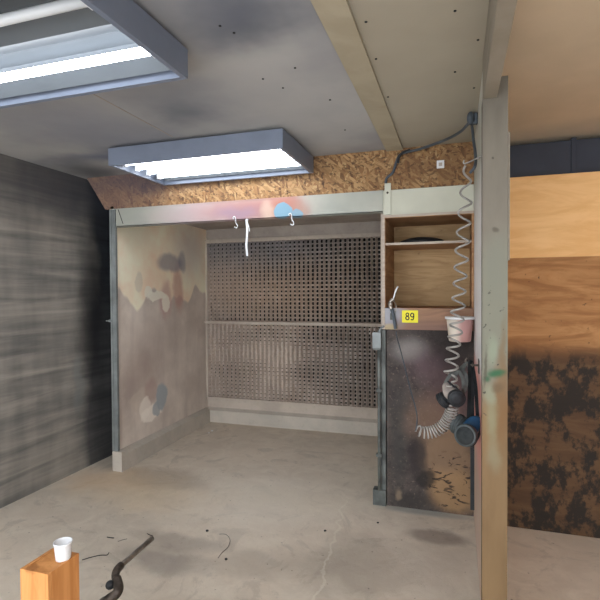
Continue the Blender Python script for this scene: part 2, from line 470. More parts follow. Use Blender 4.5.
def lathe(bm, prof, o, axis=(0, 0, 1), seg=28, smooth=True):
    """prof: (radius, height along axis)"""
    ax = Vector(axis).normalized(); u = ax.orthogonal().normalized(); w = ax.cross(u); o = Vector(o); rings = []
    for r, h in prof:
        rings.append([bm.verts.new(o+ax*h+(u*cos(2*pi*k/seg)+w*sin(2*pi*k/seg))*max(r, 1e-4)) for k in range(seg)])
    for i in range(len(prof)-1):
        for k in range(seg):
            f = bm.faces.new((rings[i][k], rings[i][(k+1) % seg], rings[i+1][(k+1) % seg], rings[i+1][k])); f.smooth = smooth
    bm.faces.new(rings[0][::-1]); bm.faces.new(rings[-1])
    return bm
def ball(bm, c, r, seg=14, rings=9):
    s = bmesh.ops.create_uvsphere(bm, u_segments=seg, v_segments=rings, radius=1)
    for v in s['verts']: v.co = Vector(c)+Vector((v.co.x*r[0], v.co.y*r[1], v.co.z*r[2]))
    for f in bm.faces: f.smooth = True
    return bm
def obj(name, bm, mat, parent=None, origin=None, rot=None):
    bmesh.ops.recalc_face_normals(bm, faces=bm.faces[:])
    if origin is None:
        if parent is None:
            lo = Vector((min(v.co.x for v in bm.verts), min(v.co.y for v in bm.verts), min(v.co.z for v in bm.verts)))
            hi = Vector((max(v.co.x for v in bm.verts), max(v.co.y for v in bm.verts), 0))
            origin = Vector(((lo.x+hi.x)/2, (lo.y+hi.y)/2, lo.z))
        else: origin = Vector((0, 0, 0))
    origin = Vector(origin)
    if parent is None:
        for v in bm.verts: v.co -= origin
    me = bpy.data.meshes.new(name); bm.to_mesh(me); bm.free()
    me.materials.append(MT[mat] if isinstance(mat, str) else mat)
    o = bpy.data.objects.new(name, me); COL.objects.link(o)
    if parent is None: o.location = origin
    else:
        o.parent = parent
        root = parent
        off = Vector((0, 0, 0))
        while root is not None:
            off += root.location; root = root.parent
        o.location = -off       # meshes are written in world coordinates
    return o
def thing(name, label, cat, loc, group=None):
    o = bpy.data.objects.new(name, None); COL.objects.link(o); o.location = loc
    o.empty_display_size = .1
    o['label'] = label; o['category'] = cat
    if group: o['group'] = group
    return o
def tag(o, label, cat, group=None):
    o['label'] = label; o['category'] = cat
    if group: o['group'] = group
    return o
def struct(name, bm, mat, label=None, cat=None):
    o = obj(name, bm, mat); o['kind'] = 'structure'
    if label: o['label'] = label
    if cat: o['category'] = cat
    return o

# ------------------------------------------------------------------ setting
struct('floor', box(new(), -3.2, 2.3, -1.4, 5.6, -.1, 0), 'floor', 'dusty taupe concrete floor with dark scuffs and a pale crack', 'floor')
ceil = struct('ceiling', box(new(), -3.14, .1255, -1.4, 5.3, HC, HC+.08), 'ceil', 'off-white board ceiling smudged with dark blue-grey overspray', 'ceiling')
struct('wall_left', box(new(), -3.14, -3.02, -1.4, 5.3, 0, HC), 'dark', 'streaked black and grey side wall left of the booth', 'wall')
struct('wall_back', box(new(), -3.02, 0.6, 5.3, 5.4, 0, HC+.08), 'dustdark', 'grey wall closing the space behind the spray booth', 'wall')
# overhead strand board with its slanted left end
pts = [Vector((-2.80, YF, 2.192)), Vector((XR-.002, YF, 2.192)), Vector((XR-.002, YF, HC-.001)), Vector((-2.985, YF, HC-.001))]
struct('trim_1', prism(new(), pts, (0, .02, 0)), 'osb', 'brown strand board band between ceiling and booth opening', 'board')
# flat cover batten across the ceiling
struct('trim_2', box(new(), -.458, -.346, -1.4, YF-.001, HC-.014, HC+.001, .002), 'batten', 'flat beige batten running across the ceiling to the strand board', 'trim')
# seam cover on left ceiling (a thin joint)
struct('trim_3', box(new(), -1.693, -1.687, 1.75, 2.66, HC-.002, HC+.001), 'dustdark', 'thin joint strip in the smudged ceiling between the two lamps', 'trim')
# stud wall on the right
struct('wall_right', box(new(), XR, XR+.016, 2.192, 5.3, 0, HC), 'rwall', 'narrow wall sheet painted white above and pink below, right of the cabinet', 'wall')
struct('trim_4', box(new(), .200, .206, 2.14, 2.9, 1.62, 2.14), 'beam', 'pale sheet edge showing beyond the upper right post', 'trim')
struct('wall_shop', box(new(), XR+.016, 2.2, 3.3, 3.4, 0, 2.2), 'shop', 'plywood-lined shop wall seen right of the post, blackened below', 'wall')
struct('ceiling_shop', box(new(), .1265, 2.2, -1.4, 3.9, HC, HC+.08), 'shopceil', 'beige ceiling of the shop beyond the post', 'ceiling')
struct('wall_shop_side', box(new(), 2.2, 2.3, -1.4, 3.9, 0, HC+.08), 'shop', 'far side wall of the shop', 'wall')
b = new(); box(b, .24, 2.15, 3.44, 3.8, 2.12, 2.44, .01)  # dark box set in the gap above the shop wall
for x in (.7, 1.3, 1.9): box(b, x-.015, x+.015, 3.43, 3.81, 2.11, 2.45, .004)
tag(obj('dark_infill', b, 'navy'), 'dark blue-grey duct above the plywood wall, right of the post', 'infill')

# post and beam
b = new(); prism(b, [Vector(p_) for p_ in ((.100, 2.1, 0), (.195, 2.1, 0), (.195, 2.1, 2.35), (.1565, 2.1, 2.35), (.1565, 2.1, 2.268), (.100, 2.1, 2.268))], (0, .09, 0))
tag(obj('post', b, 'column'), 'tall weathered post with green spray mark, grey above and brown below', 'post')
b = new(); box(b, .104, .155, -1.4, 2.188, 2.27, HC-.001, .003)
beam = tag(obj('ceiling_beam', b, 'beam'), 'painted wooden beam resting on top of the tall post', 'beam')

# ceiling screws
def screw(x, y):
    p = P(x, y, 2, HC-.001); return lathe(new(), [(.0, -.0025), (.0045, -.002), (.0055, 0), (.0055, .002)], p, seg=10)
for x, y in ((220, 26), (234, 33), (263, 79), (283, 88), (295, 68), (330, 100), (345, 130), (364, 60), (366, 22), (376, 59), (388, 97), (386, 103), (455, 11), (478, 40), (474, 88), (455, 72), (349, 14)):
    if 311+(389-311)*(y/153.) < x < 348+(403-348)*(y/148.): continue
    obj('screw', screw(x, y), 'ink', ceil)

# ------------------------------------------------------------------ spray booth
T = Vector((-1.6, YF, 0))
booth = thing('spray_booth', 'open-fronted spray booth recess with dust-coated walls and painted metal header', 'spray booth', T)
hb = new(); box(hb, XL+.06, -.484, YF, YF+.012, 2.040, 2.190, .002); box(hb, XL+.06, -.484, YF, YF+.05, 2.040, 2.050)
box(hb, XL, -.484, YF-.003, YF+.03, 2.186, 2.192)
obj('header', hb, 'header', booth)
seam = prism(new(), [Vector((-2.675, YF-.0012, 2.188)), Vector((-2.669, YF-.0012, 2.188)), Vector((-2.622, YF-.0012, 2.066)), Vector((-2.628, YF-.0012, 2.066))], (0, .001, 0))
obj('seam', seam, 'ink', booth)
obj('booth_ceiling', box(new(), -2.80, DIV-.02, YF+.013, YB+.2, 2.215, 2.235), 'dustdark', booth)
# left wall (slightly splayed)
pl = [Vector((-2.715, YF, 0)), Vector((-2.765, YB+.2, 0)), Vector((-2.795, YB+.2, 0)), Vector((-2.745, YF, 0))]
obj('side_panel', prism(new(), pl, (0, 0, 2.215)), 'booth', booth)
obj('side_panel', box(new(), -.508, -.488, YF+.055, YB+.2, 0, 2.215), 'dust', booth)
# front left angle post
b = new(); box(b, XL+.003, XL+.020, YF-.012, YF+.03, .166, 2.186, .002); box(b, XL+.0202, XL+.055, YF-.004, YF+.02, .15, 2.186, .001)
for i in range(9):
    z = .3+i*.22; lathe(b, [(.0, -.004), (.005, -.003), (.006, 0)], (XL+.04, YF-.004, z), (0, 1, 0), seg=8)
obj('corner_post', b, 'galv', booth)
b = new(); box(b, XL-.030, XL+.003, YF-.03, YF-.018, 1.256, 1.266, .002); box(b, XL-.004, XL+.018, YF-.03, YF-.012, 1.25, 1.272, .002)
obj('latch_pin', b, 'galv', booth)
# rear: frame, lower plate, upper plate
xl, xr = -2.76, -.509
b = new(); box(b, xl, xr, YB+.0, YB+.02, 2.095, 2.215); obj('back_panel', b, 'dustdark', booth)
b = new(); box(b, xl, xr, YB+.005, YB+.025, .15, .262); obj('back_panel', b, 'dust', booth)
b = new()
for z0, z1, dy in ((2.055, 2.095, .03), (1.138, 1.162, .06), (.262, .282, .03)):
    box(b, xl, xr, YB-dy, YB+.03, z0, z1, .003)
box(b, xl+.022, xr-.022, YB-.055, YB-.049, 1.128, 1.137, .001)
box(b, xl, xl+.022, YB-.03, YB+.03, .262, 2.095, .003)
box(b, xr-.022, xr, YB-.03, YB+.03, .262, 2.095, .003)
obj('filter_frame', b, 'dust', booth)
obj('plenum', box(new(), xl, xr, YB+.12, YB+.13, .15, 2.2), 'hole_shade', booth)
# curbs
b = new()
sec = [(-0, 0), (.065, 0), (.062, .135), (.0, .165)]
n0 = [Vector((-2.715+dx-.0, YF-.02, dz)) for dx, dz in sec]; n1 = [Vector((-2.765+dx, YB-.04, dz)) for dx, dz in sec]
prism(b, n0, (0, 0, 0)) if False else None
A = [b.verts.new(p) for p in n0]; B = [b.verts.new(p) for p in n1]
b.faces.new(A); b.faces.new(B[::-1])
for i in range(4): b.faces.new((A[i], B[i], B[(i+1) % 4], A[(i+1) % 4]))
obj('curb', b, 'curb', booth)
b = new(); prism(b, [Vector((xl, YB+.01, 0)), Vector((xl, YB-.06, 0)), Vector((xl, YB-.057, .135)), Vector((xl, YB+.01, .16))], (xr-xl, 0, 0))
obj('curb', b, 'curb', booth)
b = new(); box(b, XL+.006, -2.652, YF-.018, YF+.05, 0, .165, .006)
obj('curb_end', b, 'curb', booth)
# divider post between booth and cabinet
b = new(); box(b, -.522, -.496, YF-.012, YF+.05, .11, 1.226, .003); box(b, -.4955, -.468, YF-.004, YF+.05, .11, 1.226, .002)
obj('divider_post', b, 'grime', booth)
obj('post_foot', box(new(), -.558, -.466, YF-.02, YF+.05, 0, .1095, .005), 'grime', booth)

# paint filters: pleats with rows of holes
def make_filter(z0, z1, rows, clog, slit, x0=xl+.024, x1=xr-.024, cols=43):
    b = new(); pw = (x1-x0)/cols; ph = (z1-z0)/rows
    sub = 4; y0 = YB+.0
    for c in range(cols+1):
        xc = x0+c*pw
        L_, R_, F_ = [], [], []
        for r in range(rows*sub+1):
            z = z0+r*ph/sub
            w = pw*(.275+slit(c/cols)+.075*cos(2*pi*r/sub))
            jit = (noise.noise(Vector((c*1.7, z*22, 3)))*.0035)
            F_.append(b.verts.new((max(x0, min(x1, xc+jit)), y0-.03+abs(jit)*2, z)))
            L_.append(b.verts.new((max(x0, xc-w+jit), y0+.026, z)))
            R_.append(b.verts.new((min(x1, xc+w+jit), y0+.026, z)))
        for r in range(rows*sub):
            b.faces.new((L_[r], F_[r], F_[r+1], L_[r+1])); b.faces.new((F_[r], R_[r], R_[r+1], F_[r+1]))
    for c in range(cols):
        xc = x0+(c+.5)*pw
        for r in range(rows+1):
            z = z0+r*ph
            k = clog(c/cols, r/rows)
            h = ph*(.06+.43*k+.05*random.random())
            a = max(z0, z-h); e = min(z1, z+h)
            if e-a < .002: continue
            yy = y0+.016+.005*random.random()
            v = [b.verts.new(q) for q in ((xc-pw*.42, yy, a), (xc+pw*.42, yy, a), (xc+pw*.42, yy-.004, (a+e)/2), (xc-pw*.42, yy-.004, (a+e)/2), (xc+pw*.42, yy, e), (xc-pw*.42, yy, e))]
            b.faces.new(v[:4]); b.faces.new((v[3], v[2], v[4], v[5]))
    return b
f1 = thing('paint_filter', 'upper pleated paint filter bank, rows of open dark holes, above the middle rail', 'filter', (-1.6, YB, 1.163), 'pleated filters in the booth rear')
obj('pleated_face', make_filter(1.163, 2.054, 20, lambda u, v: max(.0, .42-.42*u+.3*noise.noise(Vector((u*4, v*4, 1)))), lambda u: .02*u), 'filter', f1)
obj('shade_backing', box(new(), xl+.024, xr-.024, YB+.05, YB+.055, 1.163, 2.054), 'hole_shade', f1)  # black sheet standing in for the darkness behind the holes
f2 = thing('paint_filter', 'lower pleated paint filter bank clogged with pale dust, below the middle rail', 'filter', (-1.6, YB, .283), 'pleated filters in the booth rear')
obj('pleated_face', make_filter(.283, 1.137, 20, lambda u, v: min(.97, max(.05, .95-.75*u+.8*noise.noise(Vector((u*4, v*4, 7))))), lambda u: .02+.09*u), 'filter', f2)
obj('shade_backing', box(new(), xl+.024, xr-.024, YB+.05, YB+.055, .283, 1.137), 'hole_shade', f2)

# hooks on the header lip
def s_hook(x, z0):
    y = YF-.006
    pts = [(x-.018, y, z0+.02), (x-.022, y, z0+.034), (x-.008, y, z0+.04), (x, y, z0+.02), (x+.002, y, z0-.01), (x+.016, y, z0-.03), (x+.006, y, z0-.048), (x-.012, y, z0-.038)]
    return tube(new(), smooth_path(pts, 5), .0035, 6)
tag(obj('s_hook', s_hook(P(236, 222, 1, YF).x, 2.030), 'white'), 'small pale wire hook under the header, left of the hanging strip', 'hook')
tag(obj('s_hook', s_hook(P(292, 218, 1, YF).x, 2.030), 'white'), 'small pale wire hook under the blue patch of the header', 'hook')
hx = P(248, 220, 1, YF).x
t = thing('hanging_strip', 'narrow white plastic strip hanging from the booth header', 'strip', (hx, YF-.01, 2.04))
b = new(); pth = [Vector((hx-.006+.003*sin(i*.9), YF-.012-.003*cos(i), 2.03-i*.033)) for i in range(9)]
for i in range(8): prism(b, [pth[i]+Vector((-.008, 0, 0)), pth[i]+Vector((.008, 0, 0)), pth[i+1]+Vector((.0075, 0, 0)), pth[i+1]+Vector((-.0075, 0, 0))], (0, .003, 0))
obj('strip', b, 'white', t)
b = new(); ball(b, (hx-.004, YF-.012, 2.035), (.012, .008, .012)); tube(b, smooth_path([(hx, YF-.014, 2.02), (hx+.012, YF-.014, 1.985), (hx+.018, YF-.014, 1.95)]), .004, 6)
obj('knot', b, 'white', t)

# ------------------------------------------------------------------ cabinet
CY = 3.36
cab = thing('storage_cabinet', 'open plywood wall cabinet with one shelf beside the booth opening', 'cabinet', (-.17, CY, 1.23))
cx0, cx1, cyb = -.482, .1085, 3.86
obj('side_panel', box(new(), cx0, cx0+.016, CY, cyb, 1.38, 2.012, .001), 'ply', cab)
obj('side_panel', box(new(), cx1-.014, cx1, CY, cyb, 1.38, 2.012, .001), 'ply', cab)
obj('back_panel', box(new(), cx0+.016, cx1-.014, cyb-.01, cyb, 1.38, 2.012), 'plyback', cab)
obj('top_panel', box(new(), cx0+.016, cx1-.014, CY, cyb-.01, 1.996, 2.012), 'ply', cab)
obj('bottom_panel', box(new(), cx0+.016, cx1-.014, CY+.02, cyb-.01, 1.36, 1.378), 'ply', cab)
obj('shelf', box(new(), cx0+.016, cx1-.014, CY+.009, cyb-.01, 1.812, 1.826), 'ply', cab)
obj('edge_strip', box(new(), cx0+.016, cx1-.014, CY+.005, CY+.009, 1.811, 1.827), 'edge', cab)
b = new(); box(b, cx0-.004, cx0+.012, CY-.006, CY, 1.232, 2.018); obj('edge_strip', b, 'edge', cab)
b = new(); box(b, cx0+.0125, cx1, CY-.004, CY, 2.0, 2.016); obj('edge_strip', b, 'edge', cab)
obj('bottom_rail', box(new(), cx0+.0125, cx1, CY-.004, CY+.016, 1.232, 1.379, .002), 'rail', cab)
# number label
a = P(402, 322.5, 1, CY-.006); c = P(418, 310.5, 1, CY-.006)
lb = obj('number_label', box(new(), a.x, c.x, CY-.0062, CY-.0042, a.z, c.z), 'yellow', cab)
lb['label'] = 'yellow number label reading 89'
def ring_glyph(b, cx, cz, rx, rz, w, y, seg=20):
    o_, i_ = [], []
    for k in range(seg):
        t_ = 2*pi*k/seg
        o_.append((b.verts.new((cx+rx*cos(t_), y, cz+rz*sin(t_))), b.verts.new((cx+rx*cos(t_), y+.0006, cz+rz*sin(t_)))))
        i_.append((b.verts.new((cx+(rx-w)*cos(t_), y, cz+(rz-w)*sin(t_))), b.verts.new((cx+(rx-w)*cos(t_), y+.0006, cz+(rz-w)*sin(t_)))))
    for k in range(seg):
        j = (k+1) % seg
        b.faces.new((o_[k][0], o_[j][0], i_[j][0], i_[k][0])); b.faces.new((o_[k][0], o_[k][1], o_[j][1], o_[j][0]))
mx, mz = (a.x+c.x)/2, (a.z+c.z)/2; yy = CY-.0069
b = new(); ring_glyph(b, mx-.017, mz+.0135, .0125, .0135, .0072, yy); ring_glyph(b, mx-.017, mz-.0105, .0145, .0155, .008, yy); obj('digit', b, 'ink', lb)
b = new(); ring_glyph(b, mx+.015, mz+.0095, .0145, .0165, .0078, yy)
tube(b, smooth_path([Vector((mx+.0245, yy+.0008, mz+.012)), Vector((mx+.0245, yy+.0008, mz-.008)), Vector((mx+.018, yy+.0008, mz-.0215)), Vector((mx+.0055, yy+.0008, mz-.019))], 5), .004, 6)
obj('digit', b, 'ink', lb)
# dark dish on the shelf
b = new(); p = Vector((-.24, 3.64, 1.8265))
lathe(b, [(.10, 0), (.15, .006), (.165, .02), (.15, .034), (.10, .05), (.05, .056), (0.001, .058)], p, seg=32)
tag(obj('sanding_pad', b, 'dkrub', None), 'dark flat round pad lying on the cabinet shelf', 'pad')
# pale panel above cabinet, its cleat, blackened panel below
b = new(); box(b, -.482, XR-.002, YF-.001, YF+.012, 2.0185, 2.19, .001)
tag(obj('upper_panel', b, 'pale'), 'pale greenish-white panel between strand board and open cabinet', 'panel')
cl = thing('mounting_strip', 'short pale metal strip with a bolt above the cabinet corner', 'strip', (-.452, YF-.012, 2.03))
obj('plate', box(new(), -.470, -.428, YF-.016, YF-.002, 2.022, 2.235, .002), 'pale', cl)
obj('bolt', lathe(new(), [(.0, -.006), (.006, -.006), (.008, -.002), (.008, .001)], (-.45, YF-.017, 2.17), (0, 1, 0), 8), 'dksteel', cl)
b = new(); box(b, -.462, XR-.002, YF+.004, YF+.02, 0, 1.231)
tag(obj('lower_panel', b, 'black'), 'blackened panel with brown worn patch below the open cabinet', 'panel')
# switch box + conduit
sb = thing('switch_box', 'small grey electrical box with conduit on the booth divider post', 'switch box', (-.51, YF-.04, .12))
obj('housing', box(new(), -.548, -.492, YF-.062, YF-.012, 1.09, 1.205, .008), 'grime', sb)
b = new(); box(b, -.55, -.49, YF-.07, YF-.06, 1.105, 1.215, .006); o = obj('cover', b, 'galv', sb)
b = new(); tube(b, [Vector((-.51, YF-.032, z)) for z in (.113, .5, .9, 1.092)], .011, 10)
for z in (.35, .8): box(b, -.53, -.49, YF-.046, YF-.012, z, z+.02, .002)
obj('conduit', b, 'grime', sb)
b = new(); tube(b, smooth_path([(-.505, YF-.04, 1.205), (-.50, YF-.04, 1.235), (-.475, YF-.03, 1.255)]), .007, 8); obj('cable_stub', b, 'galv', sb)

# wall plate on the strand board
p = P(440.5, 164.5, 1, YF)
sp = thing('cover_plate', 'small pale square plate on the strand board above the cabinet', 'plate', (p.x, YF-.01, p.z-.03))
b = new()
box(b, p.x-.024, p.x+.024, YF-.009, YF-.0005, p.z+.012, p.z+.026, .002); box(b, p.x-.024, p.x+.024, YF-.009, YF-.0005, p.z-.026, p.z-.012, .002)
box(b, p.x-.024, p.x-.011, YF-.009, YF-.0005, p.z-.012, p.z+.012); box(b, p.x+.011, p.x+.024, YF-.009, YF-.0005, p.z-.012, p.z+.012)
obj('rim', b, 'white', sp); obj('insert', box(new(), p.x-.011, p.x+.011, YF-.005, YF-.0005, p.z-.012, p.z+.012), 'dustdark', sp)

# ------------------------------------------------------------------ lamps
def ceiling_light(x0, x1, y0, y1, tubes, label, zb=2.335, zt=2.45, mats=None):
    t = thing('ceiling_light', label, 'light', ((x0+x1)/2, (y0+y1)/2, zb), 'fluorescent ceiling lights')
    w = .006
    b = new()
    box(b, x0, x1, y0, y0+w, zb, zt, .002); box(b, x0, x1, y1-w, y1, zb, zt, .002)
    box(b, x0, x0+w, y0+w, y1-w, zb, zt, .002); box(b, x1-w, x1, y0+w, y1-w, zb, zt, .002)
    box(b, x0+w, x1-w, y0+w, y1-w, zt-.004, zt)
    obj('housing', b, 'lampbody', t)
    b = new()       # inward bottom lip
    l = .022
    box(b, x0+w, x1-w, y0+w, y0+l, zb+.001, zb+.004); box(b, x0+w, x1-w, y1-l, y1-w, zb+.001, zb+.004)
    box(b, x0+w, x0+l, y0+l, y1-l, zb+.001, zb+.004); box(b, x1-l, x1-w, y0+l, y1-l, zb+.001, zb+.004)
    obj('lip', b, 'lampbody', t)
    b = new(); n = max(1, len(tubes))
    zr = zt-.006          # folded reflector: a trough over each tube
    yy0, yy1 = y0+.03, y1-.03; ptsY = [yy0]; Z = [zb+.03]
    ys = sorted(tubes)
    for i, ty in enumerate(ys):
        ptsY += [ty-.045, ty+.045]; Z += [zr, zr]
        if i < len(ys)-1: ptsY.append((ty+ys[i+1])/2); Z.append(zb+.065)
    ptsY.append(yy1); Z.append(zb+.03)
    if ptsY[1] < ptsY[0]+.01: ptsY[1] = ptsY[0]+.01
    A = [b.verts.new((x0+.03, q, z)) for q, z in zip(ptsY, Z)]; B = [b.verts.new((x1-.03, q, z)) for q, z in zip(ptsY, Z)]
    for i in range(len(A)-1): b.faces.new((A[i], A[i+1], B[i+1], B[i]))
    obj('reflector', b, 'reflector', t)
    for ty in ys:
        obj('lamp_tube', tube(new(), [Vector((x, ty, zb+.045)) for x in (x0+.05, (x0+x1)/2, x1-.05)], .017, 14), (mats or {}).get(ty, 'tube'), t)
        for x, dx in ((x0+.028, 1), (x1-.05, 1)):
            obj('lamp_socket', box(new(), x, x+.021, ty-.014, ty+.014, zb+.02, zb+.085, .003), 'white', t)
    for x in (x0+.15, x1-.15):
        obj('hanger', tube(new(), [Vector((x, (y0+y1)/2, z)) for z in (zt-.002, zt+.01, HC)], .008, 8), 'galv', t)
    return t
L2 = ceiling_light(-2.19, -.965, 2.675, 3.318, (2.80, 2.93, 3.06, 3.19), 'fluorescent ceiling light with four lit tubes in front of the booth header')
L1 = ceiling_light(-2.225, -1.003, 1.04, 1.692, (1.21, 1.53), 'nearer fluorescent ceiling light in the upper left corner, one tube lit', mats={1.21: 'tube_off'})
L3 = ceiling_light(-2.0, -.8, -.9, -.25, (-.73, -.42), 'added fluorescent ceiling light behind the viewer, unseen, brightening the room', mats={-.73: 'tube_fill', -.42: 'tube_fill'})  # added fill light, out of view behind the camera
L4 = ceiling_light(.55, 1.75, .2, .85, (.36, .68), 'added fluorescent ceiling light in the shop beyond the post, unseen, brightening it', mats={.36: 'tube_fill', .68: 'tube_fill'})  # added fill light, out of view, to brighten the shop side

# ------------------------------------------------------------------ cable and air hose
cb = thing('power_cable', 'thick grey cable sagging from beam clamp to the strand board corner', 'cable', P(470, 125, 2, HC-.02))
yc = YF-.018
pts = [(-.462, yc, 2.235), (-.455, yc, 2.27), P(393, 172, 1, yc), P(397, 160, 1, yc), P(402, 153.5, 1, yc-.01)]
pts += [P(420, 149, 1, 3.28), P(445, 140, 1, 3.1), P(460, 132, 1, 2.95), P(469, 123, 1, 2.80)]
obj('cable', tube(new(), smooth_path(pts, 8), .0085, 8), 'cable', cb)
b = new(); tube(b, smooth_path([P(398, 163, 1, yc-.02), P(399, 157, 1, yc-.02), P(403, 152.5, 1, yc-.02), P(410, 150, 1, yc-.03)], 6), .009, 8)
obj('tape_wrap', b, 'dkrub', cb)
k = P(470.5, 119, 1, 2.80)
b = new(); box(b, k.x-.006, XR-.001, 2.79, 2.82, k.z-.03, k.z+.03, .006); ball(b, (k.x, 2.79, k.z), (.02, .02, .036))
obj('clamp', b, 'cable', cb)

hs = thing('air_hose', 'grey coiled air hose hanging from beam clamp past the respirators to a blow gun', 'hose', P(466, 165, 1, 3.05))
HY = 2.5
b = new()
lead = smooth_path([P(472, 126, 1, 2.78), P(473.5, 140, 1, 2.7), P(475.5, 155, 1, HY+.1), P(475, 166, 1, HY), P(470, 173, 1, HY+.01)], 6)
tube(b, lead, .0075, 8); obj('lead', b, 'cable', hs)
# coil down: centre line by height, growing tighter to the bottom
def coil(centre, turns_pitch, r0, wire, n_turn=18):
    """centre: function s->(Vector, tangent), turns_pitch: list of s per turn"""
    pass
cl_pts = smooth_path([P(467, 166, 1, HY), P(466.5, 182, 1, HY), P(463.5, 230, 1, HY), P(460, 280, 1, HY), P(457, 320, 1, HY), P(453, 350, 1, HY), P(451, 372, 1, HY), P(450, 381, 1, HY)], 30)
def helix(cpts, pitch_fn, rad_fn, seg=16, phase=0.0, u0=Vector((0, -1, 0))):
    out = []; ph = phase; acc = 0.0
    S = [0]
    for i in range(1, len(cpts)): S.append(S[-1]+(cpts[i]-cpts[i-1]).length)
    tot = S[-1]; s = 0.0; j = 0; u = u0
    while s < tot:
        while j < len(S)-2 and S[j+1] < s: j += 1
        f = (s-S[j])/max(1e-9, S[j+1]-S[j]); c = cpts[j].lerp(cpts[j+1], f); t_ = (cpts[j+1]-cpts[j]).normalized()
        u = (u-t_*u.dot(t_)).normalized(); w = t_.cross(u)
        k_ = s/tot; r = rad_fn(k_)
        out.append(c+(u*cos(ph)+w*sin(ph))*r)
        ph += 2*pi/seg; s += pitch_fn(k_)/seg
    return out
b = new()
h1 = helix(cl_pts, lambda k: .112-.054*min(1, k*1.25), lambda k: .014+.0165*min(1, k*6) if k < .16 else .0305+.001*sin(k*20), 18, 0.5)
tube(b, h1, .0054, 7); obj('upper_coil', b, 'hose', hs)
lo_pts = smooth_path([P(452, 384, 1, HY+.02), P(453, 400, 1, HY+.04), P(451, 413, 1, HY+.06), P(445, 424, 1, HY+.08), P(435, 431, 1, HY+.08), P(425, 432.5, 1, HY+.07), P(417, 430, 1, HY+.06)], 24)
b = new()
h2 = helix(lo_pts, lambda k: (.026 if k < .3 else .0165) if k < .9 else .022, lambda k: .029 if k < .9 else .026, 18, 0, Vector((0, -1, 0)))
tube(b, h2, .0042, 7); obj('lower_coil', b, 'hose', hs)
tl = smooth_path([h2[-1], P(417, 422, 1, HY+.1), P(416, 410, 1, 2.72), P(410, 388, 1, 2.85), P(401, 352, 1, 3.1), P(397, 338, 1, 3.29), P(396, 331.5, 1, 3.325)], 10)
b = new(); tube(b, tl, .0036, 7); obj('tail', b, 'cable', hs)
# blow gun hung on the cabinet rail corner
def q(x, y, dy=0): return P(x, y, 1, 3.325+dy)
bg = thing('blow_gun', 'slim metal air blow gun hanging on the cabinet rail left of the 89 label', 'blow gun', q(394, 326))
b = new(); tube(b, smooth_path([q(395.5, 329), q(394.5, 322), q(393, 314), q(391.5, 308)], 6), [.0]*0 or .011, 10); obj('handle', b, 'cable', bg)
b = new(); tube(b, smooth_path([q(391.5, 309), q(390, 305), q(391, 301), q(394, 299)], 6), .0125, 10); ball(b, q(390.5, 304), (.018, .016, .02)); obj('valve_body', b, 'steel', bg)
b = new(); tube(b, smooth_path([q(393, 300), q(394.5, 295), q(396, 290), q(398, 286.5)], 6), .0055, 8); obj('nozzle', b, 'white', bg)
b = new(); tube(b, smooth_path([q(393.5, 301, -.01), q(396, 305, -.02), q(395.5, 312, -.02)], 6), .003, 6); obj('lever', b, 'steel', bg)
b = new(); box(b, -.43, -.405, 3.320, 3.3555, 1.30, 1.345, .003); obj('hanger', b, 'grime', bg)
# nail / peg through the upper wall
p0 = P(465, 163.5, 1, HY); p1 = Vector((XR-.001, HY-.1, p0.z+.003))
b = new(); tube(b, smooth_path([p0+Vector((-.004, 0, .016)), p0+Vector((-.006, 0, .003)), p0+Vector((.01, -.005, .0)), p1], 6), .004, 7)
tag(obj('peg', b, 'hose'), 'thin metal peg holding the top of the coiled hose', 'peg')

# bucket with rim on the wall
c = P(458.5, 340, 1, 3.13)
bk = thing('plastic_tub', 'pale plastic tub stained pink hung on the wall behind the coiled hose', 'tub', (c.x+.01, 3.2, 1.175))
cx_, cy_ = c.x+.008, 3.2
b = new(); lathe(b, [(.062, 0), (.066, .004), (.080, .145), (.077, .145), (.062, .006), (.001, .006)], (cx_, cy_, 1.178), seg=32); obj('body', b, 'bucket', bk)
b = new(); lathe(b, [(.080, .0), (.089, .0), (.09, .014), (.079, .014)], (cx_, cy_, 1.318), seg=32); box(b, cx_+.075, XR-.001, cy_-.02, cy_+.02, 1.316, 1.332, .003); obj('rim', b, 'white', bk)

# bracket and black hanging pole
BY = 2.6
zb_ = P(472, 365, 1, BY).z; xa = P(465.5, 365, 1, BY).x
br = thing('wall_bracket', 'dark metal bracket arm with upturned tip on the pink wall sheet', 'bracket', (XR, BY, zb_))
b = new()
tube(b, smooth_path([(XR-.002, BY, zb_), (xa+.02, BY, zb_), (xa+.004, BY, zb_+.003), (xa, BY, zb_+.02), (xa+.006, BY, zb_+.034)], 6), .0055, 8); obj('arm', b, 'dksteel', br)
obj('plate', box(new(), XR-.006, XR-.0005, BY-.03, BY+.03, zb_-.04, zb_+.03, .002), 'dksteel', br)
xb = P(472.5, 430, 1, BY).x; zl = P(473, 512, 1, BY).z
po = thing('hanging_bar', 'slim black bar hanging from the wall bracket beside the pink wall sheet', 'bar', (xb, BY+.03, zl))
obj('shaft', box(new(), xb-.010, xb+.010, BY+.02, BY+.034, zl, zb_-.012, .003), 'dkrub', po)
b = new(); box(b, xb-.014, xb+.014, BY+.016, BY+.038, .80, .812, .002); obj('collar', b, 'cart', po)
b = new(); tube(b, smooth_path([(xb, BY+.027, zb_-.03), (xb, BY+.022, zb_-.002), (xb, BY+.008, zb_+.0085), (xb, BY-.008, zb_+.004), (xb, BY-.012, zb_-.008)], 6), .003, 7); obj('hook', b, 'dksteel', po)

